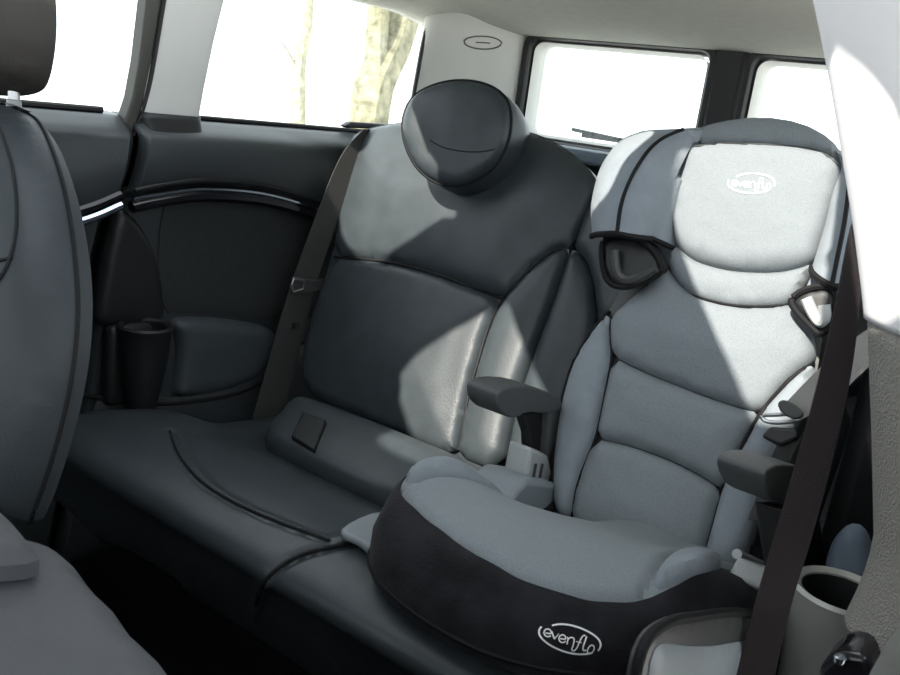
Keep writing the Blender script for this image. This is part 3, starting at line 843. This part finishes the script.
piping('piping', [(813, 364), (794, 377), (776, 396), (762, 413), (746, 441), (733, 466), (722, 490), (714, 520), (704, 556)], kb, .0032, M['piping'], bshell)
piping('piping', [(553, 480), (557, 430), (566, 386), (578, 354), (596, 327), (610, 312)], kb, .003, M['piping'], bshell)

# booster headrest
HR = boost
hp = [(694, 139), (682, 165), (673, 198), (671, 222), (674, 243), (690, 258), (712, 266), (737, 271), (776, 272), (800, 267), (815, 261), (825, 232), (834, 200), (842, 175), (843, 164), (834, 156), (818, 150), (795, 146), (765, 144), (722, 143), (700, 146)]
HB_ = BY - .005
def hk(pxs): return [(q.x, q.z) for q in (lean(*p, HB_, K) for p in pxs)]
hwarp = lambda off: (lambda u, v, h: Vector((u, HB_ + K * (v - .35), v)) + Nk * (h + off))
hs_px = [(640, 282), (604, 240), (600, 195), (612, 155), (645, 133), (690, 127), (715, 119), (760, 113), (802, 119), (834, 136), (846, 155), (850, 190), (846, 250), (838, 290), (810, 300), (760, 305), (700, 296), (668, 285)]
hshell = panel('headrest', hk(hs_px), hwarp(-.03), M['fabric_plain'], HR, bulge=.02, er=.03, thk=.05, res=.014, it=2, label='grey winged headrest of the booster')
nk_px = [(673, 242), (669, 255), (668, 266), (676, 281), (692, 295), (716, 303), (742, 307), (770, 307), (792, 303), (805, 283), (815, 262), (800, 268), (776, 273), (737, 272), (712, 267), (690, 259)]
hpad = panel('head_pad', hk(hp), hwarp(0), M['fabric'], hshell, bulge=.016, er=.022, puff=.014, pr=.06, thk=.03, res=.007, it=2, rough_edge=.004)
npad = panel('neck_pad', hk(nk_px), hwarp(-.001), M['fabric'], hshell, bulge=.010, er=.014, puff=.008, pr=.04, thk=.02, res=.006, it=2, rough_edge=.004, wr=.003, wrs=40)
top_px = [(693, 130), (714, 121), (760, 115), (801, 121), (832, 138), (844, 158), (838, 168), (820, 151), (795, 147), (765, 145), (722, 144), (696, 146)]
tpad = panel('top_rim', hk(top_px), hwarp(-.004), M['fabric'], hshell, bulge=.012, er=.016, thk=.04, res=.007, it=1, wr=.002, wrs=50)
# wings: lofts of a horizontal section swept up the side
def yb(z, off=0): return HB_ + K * (z - .35) + off
def wing(name, curves, offs, back_off):
    N = 26
    cs = []
    for c in curves:
        cs.append(resample(catmull([Vector((a, b)) for a, b in c], 8), 1.0, False))
    cols = []
    for c, (o0, o1) in zip(cs, offs):
        col = []
        for i in range(N + 1):
            t = i / N; q = c[min(len(c) - 1, int(round(t * (len(c) - 1))))]
            o = o0 + (o1 - o0) * sstep(.55, 1, t)
            col.append(lean(q.x, q.y, HB_ + o, K))
        cols.append(col)
    secs = []
    for i in range(N + 1):
        p = [c[i] for c in cols]
        row = []
        for a, b in zip(p, p[1:]):
            mid = (a + b) / 2
            t2 = (b - a); nn = Vector((t2.y, -t2.x, 0)); nn = nn if nn.y < 0 else -nn
            nn = nn.normalized() * min(.012, t2.length * .18)
            row += [a, a.lerp(b, .25) + nn * .75, mid + nn, a.lerp(b, .75) + nn * .75]
        row.append(p[-1])
        row += [p[-1] + Vector((0, back_off, 0)), p[0].lerp(p[-1], .4) + Vector((0, back_off + .01, 0)), p[0] + Vector((0, max(.03, back_off * .8), 0))]
        secs.append(row)
    w_ = loft(name, secs, M['fabric_plain'], hshell)
    tube('piping', resample(cols[1], .006, False), .003, M['piping'], w_, 6)
    tube('edge_piping', [q + Vector((0, 0, -.001)) for q in resample(catmull(secs[0][:len(p) * 4 - 3], 3), .006, False)], .0045, M['piping'], w_, 6)
    return w_
wingL = wing('headrest_wing', [
    [(592, 236), (591, 205), (599, 171), (610, 152), (622, 139), (642, 131)],
    [(617, 233), (621, 205), (630, 180), (645, 155), (660, 140), (684, 129)],
    [(652, 238), (660, 215), (672, 185), (684, 160), (692, 145), (699, 131)],
    [(674, 248), (675, 225), (679, 198), (689, 165), (697, 145), (708, 127)]],
    [(-.035, -.01), (-.085, -.03), (-.035, -.012), (0, .004)], .04)
wingR = wing('headrest_wing', [
    [(814, 264), (828, 222), (836, 190), (843, 170), (844, 160), (838, 150)],
    [(832, 285), (838, 255), (844, 225), (848, 195), (849, 175), (843, 156)],
    [(850, 285), (856, 250), (860, 225), (860, 195), (858, 175), (848, 158)]],
    [(0, .004), (-.045, -.015), (-.015, .0)], .04)
hb = wbvh(hpad, npad, tpad, hshell, wingL)
piping('piping', [(668, 266), (677, 281), (692, 294), (716, 302), (742, 306), (770, 306), (792, 303)], hb, .0022, M['piping'], hshell)
piping('seam', [(694, 147), (722, 144), (765, 145), (795, 147), (820, 152), (838, 166)], hb, .0015, M['shell'], hshell)
# belt guides under the wings
def guide(px, ybase, ring_mat, ring_px):
    q = [at(*p, 'y', ybase) for p in px]
    g = panel('belt_guide', [(a.x, a.z) for a in q], lambda u, v, h: Vector((u, ybase + .3 * (v - .75) - h, v)), M['black_plastic'], boost, bulge=.006, er=.01, thk=.02, res=.006, it=2)
    tube('edge_piping', chaikin([Vector((a.x, ybase + .3 * (a.z - .75) - .006, a.z)) for a in q], 2), .0045, M['piping'], g, 6, True)
    r = [at(*p, 'y', ybase - .012) for p in ring_px]
    tube('guide_loop', chaikin([Vector(a) for a in r], 3, False), .0075, ring_mat, g, 8)
guide([(600, 238), (618, 235), (640, 240), (656, 255), (664, 271), (655, 277), (632, 288), (612, 284), (603, 262)], yb(.76, -.035), M['shell'], [(614, 250), (616, 272), (625, 281), (640, 278), (656, 268)])
guide([(790, 300), (800, 291), (818, 286), (833, 288), (838, 300), (834, 322), (824, 336), (812, 325), (798, 312)], yb(.76, -.03), M['silver_plastic'], [(806, 298), (812, 312), (820, 324), (826, 318), (824, 305)])

# armrests
XL = -.595
def side_pts(px, x): return [at(*p, 'x', x) for p in px]
armL = [(497, 399), (499, 391), (511, 386), (535, 387), (556, 395), (563, 402), (562, 410), (545, 414), (527, 412), (518, 418), (508, 418), (499, 410)]
a1 = prism('armrest', side_pts(armL, XL), (-.052, 0, 0), M['arm_pad'], boost, .012, it=1, seg=4)
postL = [(551, 409), (563, 404), (562, 440), (558, 475), (555, 516), (538, 516), (546, 470), (549, 440)]
p1 = prism('armrest_post', side_pts(postL, XL - .004), (-.040, 0, 0), M['arm_pad'], boost, .006, it=0)
bracL = [(524, 414), (538, 411), (553, 414), (551, 440), (546, 470), (532, 462), (531, 436)]
prism('armrest_web', side_pts(bracL, XL - .018), (-.02, 0, 0), M['black_plastic'], a1, .004)
plinL = [(532, 448), (540, 451), (549, 456), (553, 472), (553, 520), (524, 515), (526, 478)]
prism('armrest_plinth', side_pts(plinL, XL + .004), (-.040, 0, 0), M['silver_plastic'], boost, .006)
for o in (0, 4):
    tube('rib', side_pts([(536 + o * 1.6, 464), (533 + o * 1.6, 480)], XL + .006), .0022, M['shell'], p1)
base_l = [(518, 490), (528, 480), (558, 484), (562, 520), (545, 540), (506, 512)]
prism('armrest_base', side_pts(base_l, XL + .030), (-.075, 0, 0), M['flange'], boost, .008)
XR = -.250
armR = [(764, 478), (767, 469), (780, 464), (802, 466), (812, 476), (812, 492), (802, 504), (790, 507), (774, 503), (766, 492)]
a2 = prism('armrest', side_pts(armR, XR + .03), (-.05, 0, 0), M['arm_pad'], boost, .014, it=1, seg=4)
postR = [(752, 500), (790, 500), (800, 545), (790, 600), (765, 600), (762, 560), (757, 530)]
prism('armrest_post', side_pts(postR, XR + .006), (.036, 0, 0), M['black_plastic'], boost, .006)
plR = [(727, 575), (737, 556), (760, 563), (775, 580), (775, 625), (750, 610)]
pr_ = prism('armrest_plinth', side_pts(plR, XR - .006), (.04, 0, 0), M['silver_plastic'], boost, .006)
tube('collar', side_pts([(737, 554), (748, 559), (764, 566)], XR - .008), .006, M['silver_plastic'], pr_)

# embroidered logos, stitched on the fabric: strokes in drawing units, thrown onto the cloth
LOGO = [
    ([(190, 172), (232, 176), (228, 152), (206, 142), (186, 152), (180, 174), (192, 194), (214, 200), (232, 192)], 9),
    ([(238, 160), (256, 212), (262, 212)], 10), ([(262, 212), (292, 178)], 6),
    ([(300, 214), (340, 218), (338, 196), (318, 186), (298, 196), (292, 216), (302, 238), (324, 244), (342, 234)], 9),
    ([(352, 206), (360, 212), (352, 258)], 9), ([(358, 222), (380, 206), (402, 212), (406, 230), (398, 268), (388, 296), (402, 306), (424, 288), (446, 240), (464, 204), (480, 190), (492, 196)], 9),
    ([(420, 236), (462, 246)], 6),
    ([(500, 198), (478, 262), (472, 290), (480, 304), (496, 300)], 10),
    ([(526, 268), (510, 290), (506, 314), (520, 328), (542, 318), (556, 292), (552, 270), (536, 264), (524, 270)], 9),
    ([(240, 116), (300, 106), (370, 112), (450, 134), (530, 172), (584, 214), (604, 252), (600, 284), (584, 308)], 12),
    ([(162, 124), (144, 150), (146, 186), (176, 226), (230, 266), (300, 300), (370, 322), (440, 332), (500, 330), (542, 322)], 12),
]
def stitch(name, parent, bvh, tf, wscale, lift=.0012, label=None):
    V, Fc = [], []
    for pts, w in LOGO:
        p2 = [tf(p) for p in pts]
        c = resample(catmull([Vector((a, b)) for a, b in p2], 6), .55, False)
        w = w * wscale * 1.15 / 2; prev = None
        n = len(c)
        for i, p in enumerate(c):
            t = (c[min(n - 1, i + 1)] - c[max(0, i - 1)]).normalized(); nn = Vector((-t.y, t.x)) * w
            pr = []
            for sgn in (1, -1):
                e = p + nn * sgn; h, nr = cast(e.x, e.y, bvh)
                if h is None: pr = None; break
                d = ray(e.x, e.y).normalized()
                pr.append((h - d * lift, h + d * .0005))
            if pr is None: prev = None; continue
            b = len(V); V += [pr[0][0], pr[1][0], pr[1][1], pr[0][1]]
            if prev is not None:
                for j in range(4): Fc.append([prev + j, prev + (j + 1) % 4, b + (j + 1) % 4, b + j])
            else: Fc.append([b + 3, b + 2, b + 1, b])
            prev = b
    if V: mk(name, V, Fc, M['white_thread'], parent, label=label, smooth=False)
stitch('embroidered_logo', cover, cov_b, lambda p: (520 + p[0] / 7.5, 610 + p[1] / 7.5), 1 / 7.5, label='white oval embroidered logo')
def tf2(p):
    a = math.radians(-15.0); x, y = p[0] - 373, p[1] - 220
    xr, yr = x * math.cos(a) - y * math.sin(a), x * math.sin(a) + y * math.cos(a)
    return (751.5 + xr * .0985, 183.5 + yr * .098)
stitch('embroidered_logo', hpad, wbvh(hpad), tf2, .105, label='white oval embroidered logo')

# ------------------------------------------------------------------ belts on the right
fb_ = thing('seat_belt', 'dark brown black seat belt running down beside the right pillar', 'seat belt', (-.19, .84, .30))
def pl_at(px, y): return [at(a, b, 'y', y) for a, b in px]
strap('webbing', pl_at([(854, 222), (848, 240), (832, 320), (813, 400), (791, 480), (767, 560), (745, 640), (725, 720)], .842),
      pl_at([(858, 222), (862, 245), (858, 320), (848, 390), (831, 465), (811, 540), (790, 610), (765, 720)], .852), .003, M['belt_black'], fb_)
rbelt = thing('seat_belt', 'pale grey seat belt with steel tongue crossing the right side of the booster backrest', 'seat belt', (-.22, 1.1, .60))
def gy(px, y0): return [lean(a, b, y0, K) for a, b in px]
strap('webbing', gy([(880, 322), (864, 332), (838, 352), (810, 378), (785, 404)], 1.00), gy([(890, 352), (868, 368), (842, 392), (815, 412), (793, 424)], 1.00), .003, M['belt_pale'], rbelt)
strap('lap_webbing', gy([(783, 432), (770, 462), (748, 520)], 1.0), gy([(803, 438), (790, 462), (772, 520)], 1.0), .003, M['belt'], rbelt)
tube('tongue', chaikin(gy([(760, 415), (765, 422), (782, 423), (800, 420), (798, 413), (775, 415)], .985), 2), .0026, M['metal'], rbelt, closed=True)
prism('tongue_grip', gy([(778, 404), (786, 400), (800, 408), (806, 416), (797, 421), (783, 415)], .98), Nk * .010, M['shell'], rbelt, .003, it=1)
prism('buckle', gy([(763, 438), (772, 428), (798, 430), (800, 440), (782, 448)], .985), Nk * .014, M['black_plastic'], rbelt, .004)
# anchor and grey trim at the bottom right corner
an = thing('belt_anchor', 'glossy black belt anchor at the bottom of the grey pebbled pillar', 'belt anchor', (-.11, .72, .50))
prism('cover', [at(*p, 'y', .72) for p in [(818, 668), (838, 652), (866, 655), (872, 668), (868, 700), (815, 700)]], (0, .05, 0), M['gloss_black'], an, .006)
lathe('bolt', at(840, 659, 'y', .715), [(.0005, -.003), (.004, -.003), (.005, .002), (.0005, .004)], M['chrome'], an, 16)
gt = panel('trim_10', [(a.x, a.z) for a in (at(*p, 'y', .60) for p in [(850, 720), (868, 676), (884, 648), (905, 618), (930, 600), (960, 640), (960, 720)])], lambda u, v, h: Vector((u, .60 - h, v)), M['trim_grey'], None, bulge=.006, er=.012, thk=.02, res=.008, it=1)
gt['kind'] = 'structure'; gt['label'] = 'light grey trim corner at the bottom right'

# ------------------------------------------------------------------ left front seat
fs = thing('front_seat', 'dark blue grey leather front seat at the left edge with a tall headrest', 'car seat', (-1.08, .55, .07))
FY, FK = .50, .30
Nf = Vector((0, -1, FK)).normalized()
fw = lambda u, v, h: Vector((u, FY + FK * (v - .66), v)) + Nf * h
def fp(pxs): return [(q.x, q.z) for q in (lean(*p, FY, FK, .66) for p in pxs)]
edge = [(-2, 101), (16, 109), (36, 128), (51, 158), (65, 205), (74, 255), (77, 305), (73, 360), (63, 410), (49, 460), (33, 505), (18, 535)]
body = fp(edge) 
mirx = 2 * -1.09
left_ = [(mirx - x, z) for x, z in body[::-1]]
fbk = panel('backrest', body + left_, fw, M['leather_front'], fs, bulge=.05, er=.06, puff=.014, pr=.08, thk=.02, res=.010, it=2)
fbb = wbvh(fbk)
cen_ = (sum(a for a, b in body + left_) / (2 * len(body)), sum(b for a, b in body + left_) / (2 * len(body)))
panel('back_shell', [(cen_[0] - .02 + (a - cen_[0]) * .78, cen_[1] + (b - cen_[1]) * .86) for a, b in body + left_], lambda u, v, h: fw(u, v, -.02 - h), M['black_plastic'], fs, bulge=.05, er=.06, thk=.001, res=.014, it=2)
piping('seam', [(20, 108), (38, 122), (52, 150), (64, 190), (72, 235), (77, 285), (77, 330), (71, 380), (60, 430), (45, 480), (28, 525)], fbb, .0026, M['seam'], fbk)
piping('seam', [(-6, 118), (4, 140), (13, 170), (17, 210), (15, 240), (7, 268), (-6, 288)], fbb, .0022, M['seam'], fbk)
piping('seam', [(-8, 262), (4, 260), (13, 258)], fbb, .0022, M['seam'], fbk)
hd_px = [(-60, -60), (0, -62), (45, -40), (52, -5), (53, 30), (50, 60), (45, 82), (38, 92), (20, 96), (0, 96), (-60, 90), (-90, 60), (-95, 0)]
hu = [(q.x, q.z) for q in (at(*p, 'y', .585) for p in hd_px)]
fh = panel('headrest', hu, lambda u, v, h: Vector((u, .585 - h, v)), M['headrest_front'], fs, bulge=.055, er=.05, puff=.015, thk=.005, res=.01, it=2, label='dark taupe headrest')
hc_ = (sum(a for a, b in hu) / len(hu), sum(b for a, b in hu) / len(hu))
panel('headrest_back', [(hc_[0] - .01 + (a - hc_[0]) * .8, hc_[1] + (b - hc_[1]) * .86) for a, b in hu], lambda u, v, h: Vector((u, .59 + h, v)), M['headrest_front'], fh, bulge=.03, er=.04, thk=.001, res=.012, it=2)
hx = at(14, 102, 'y', .575)
for dx in (0, -.14):
    tube('headrest_post', [Vector((hx.x + dx, .575, .86)), Vector((hx.x + dx, .575, .93))], .007, M['metal'], fs, 12)
    lathe('post_collar', (hx.x + dx, .575, hx.z - .008), [(.006, -.004), (.009, -.004), (.0085, .010), (.006, .012)], M['silver_plastic'], fs, 20)
sc_ = box('seat_base', (-1.09, .24, .26), (.46, .42, .14), M['black_plastic'], fs, .04)
sp_ = box('seat_pedestal', (-1.09, .24, .13), (.36, .40, .14), M['black_plastic'], fs, .01)

# ------------------------------------------------------------------ nearest front seat at the bottom left, extended unseen to shade the footwell
ca = thing('front_seat', 'light grey back of the nearest front seat blurred in the bottom left corner', 'car seat', (-.40, .05, .07))
ar = [(-.72, .10), (-.715, .25), (-.66, .325), (-.61, .340), (-.582, .350), (-.545, .344), (-.411, .320), (-.25, .30), (-.13, .25), (-.10, .10), (-.10, -.25), (-.40, -.30), (-.70, -.25)]
nb_ = panel('backrest', ar, lambda u, v, h: Vector((u, v, .568 + h)), M['near_seat'], ca, bulge=.022, er=.03, puff=.006, thk=.09, res=.012, it=2)
a2_ = [at(*p, 'z', .615) for p in [(-90, 430), (0, 502), (18, 520), (36, 544), (42, 552), (0, 556), (-90, 560)]]
panel('shoulder_pad', [(p.x, p.y) for p in a2_], lambda u, v, h: Vector((u, v, .607 + h)), M['near_seat'], ca, bulge=.010, er=.02, thk=.012, res=.01, it=2)
box('seat_base', (-.40, .02, .36), (.50, .52, .18), M['leather_front'], ca, .04)
box('seat_pedestal', (-.40, .02, .165), (.38, .40, .23), M['black_plastic'], ca, .01)
box('door_light_block', (.13, -.05, .43), (.06, 1.6, .80), M['trim_dark'], structure=True, bev=.02)  # unseen door panel added to keep light out of the footwell

# ------------------------------------------------------------------ trees outside
def limb(pts, rad, seg=18, n=10):
    P = catmull(pts, n); R = [q.x for q in catmull([Vector((r, 0, 0)) for r in rad], n)]
    V, Fc = [], []
    for i, p in enumerate(P):
        t = (P[min(len(P) - 1, i + 1)] - P[max(0, i - 1)]).normalized()
        u = t.cross(Vector((.2, 1, .1))).normalized(); w = t.cross(u)
        for k in range(seg):
            a = 2 * math.pi * k / seg
            r = R[i] * (1 + .13 * noise.noise(Vector((math.cos(a) * 2, math.sin(a) * 2, p.z * 1.3))) + .05 * math.sin(a * 7 + p.z))
            V.append(p + u * math.cos(a) * r + w * math.sin(a) * r)
    for i in range(len(P) - 1):
        for k in range(seg):
            k2 = (k + 1) % seg; Fc.append([i * seg + k, i * seg + k2, (i + 1) * seg + k2, (i + 1) * seg + k])
    Fc.append(list(range(seg))); Fc.append([(len(P) - 1) * seg + k for k in range(seg)])
    return V, Fc
def tp_(px, py, X=-6.5): return at(px, py, 'x', X)
def tree(label, limbs, base, bark='bark'):
    t = thing('tree', label, 'tree', base)
    for nm, pts, rad in limbs:
        V, Fc = limb(pts, rad); mk(nm, V, Fc, M[bark], t)
b0 = tp_(366, 150); g0 = Vector((b0.x, b0.y, -.36))
fk = tp_(374, 90)
tree('thick forked tree trunk outside the left rear side window', [
    ('trunk', [g0, b0, fk, tp_(396, 40), tp_(412, -30), tp_(430, -140)], [.26, .20, .20, .18, .16, .14]),
    ('branch', [fk + Vector((0, 0, -.2)), tp_(376, 70), tp_(377, 30), tp_(382, -40), tp_(380, -130)], [.13, .13, .115, .10, .08])], g0)
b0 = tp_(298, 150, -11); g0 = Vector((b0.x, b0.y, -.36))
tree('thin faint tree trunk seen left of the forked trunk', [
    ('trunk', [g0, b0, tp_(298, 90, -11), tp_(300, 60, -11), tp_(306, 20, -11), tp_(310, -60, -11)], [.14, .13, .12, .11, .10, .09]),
    ('branch', [tp_(298, 72, -11), tp_(290, 55, -11), tp_(280, 40, -11)], [.03, .02, .01])], g0, 'bark_glare')

# ------------------------------------------------------------------ light
sd = bpy.data.lights.new('sun', 'SUN'); sd.energy = 9.8; sd.angle = math.radians(.9); sd.color = (1, .94, .84)
so = bpy.data.objects.new('sun', sd); COL.objects.link(so)
so.rotation_euler = SUN.to_track_quat('Z', 'Y').to_euler(); so.location = (0, -4, 5)
w = bpy.data.worlds.new('sky'); scene.world = w; w.use_nodes = True
bg = w.node_tree.nodes['Background']
bg.inputs['Color'].default_value = (.86, .93, 1.0, 1); bg.inputs['Strength'].default_value = 2.9
scene.view_settings.view_transform = 'Standard'; scene.view_settings.look = 'None'
scene.view_settings.exposure = 0.0; scene.view_settings.gamma = 1.0
scene.view_settings.use_curve_mapping = False
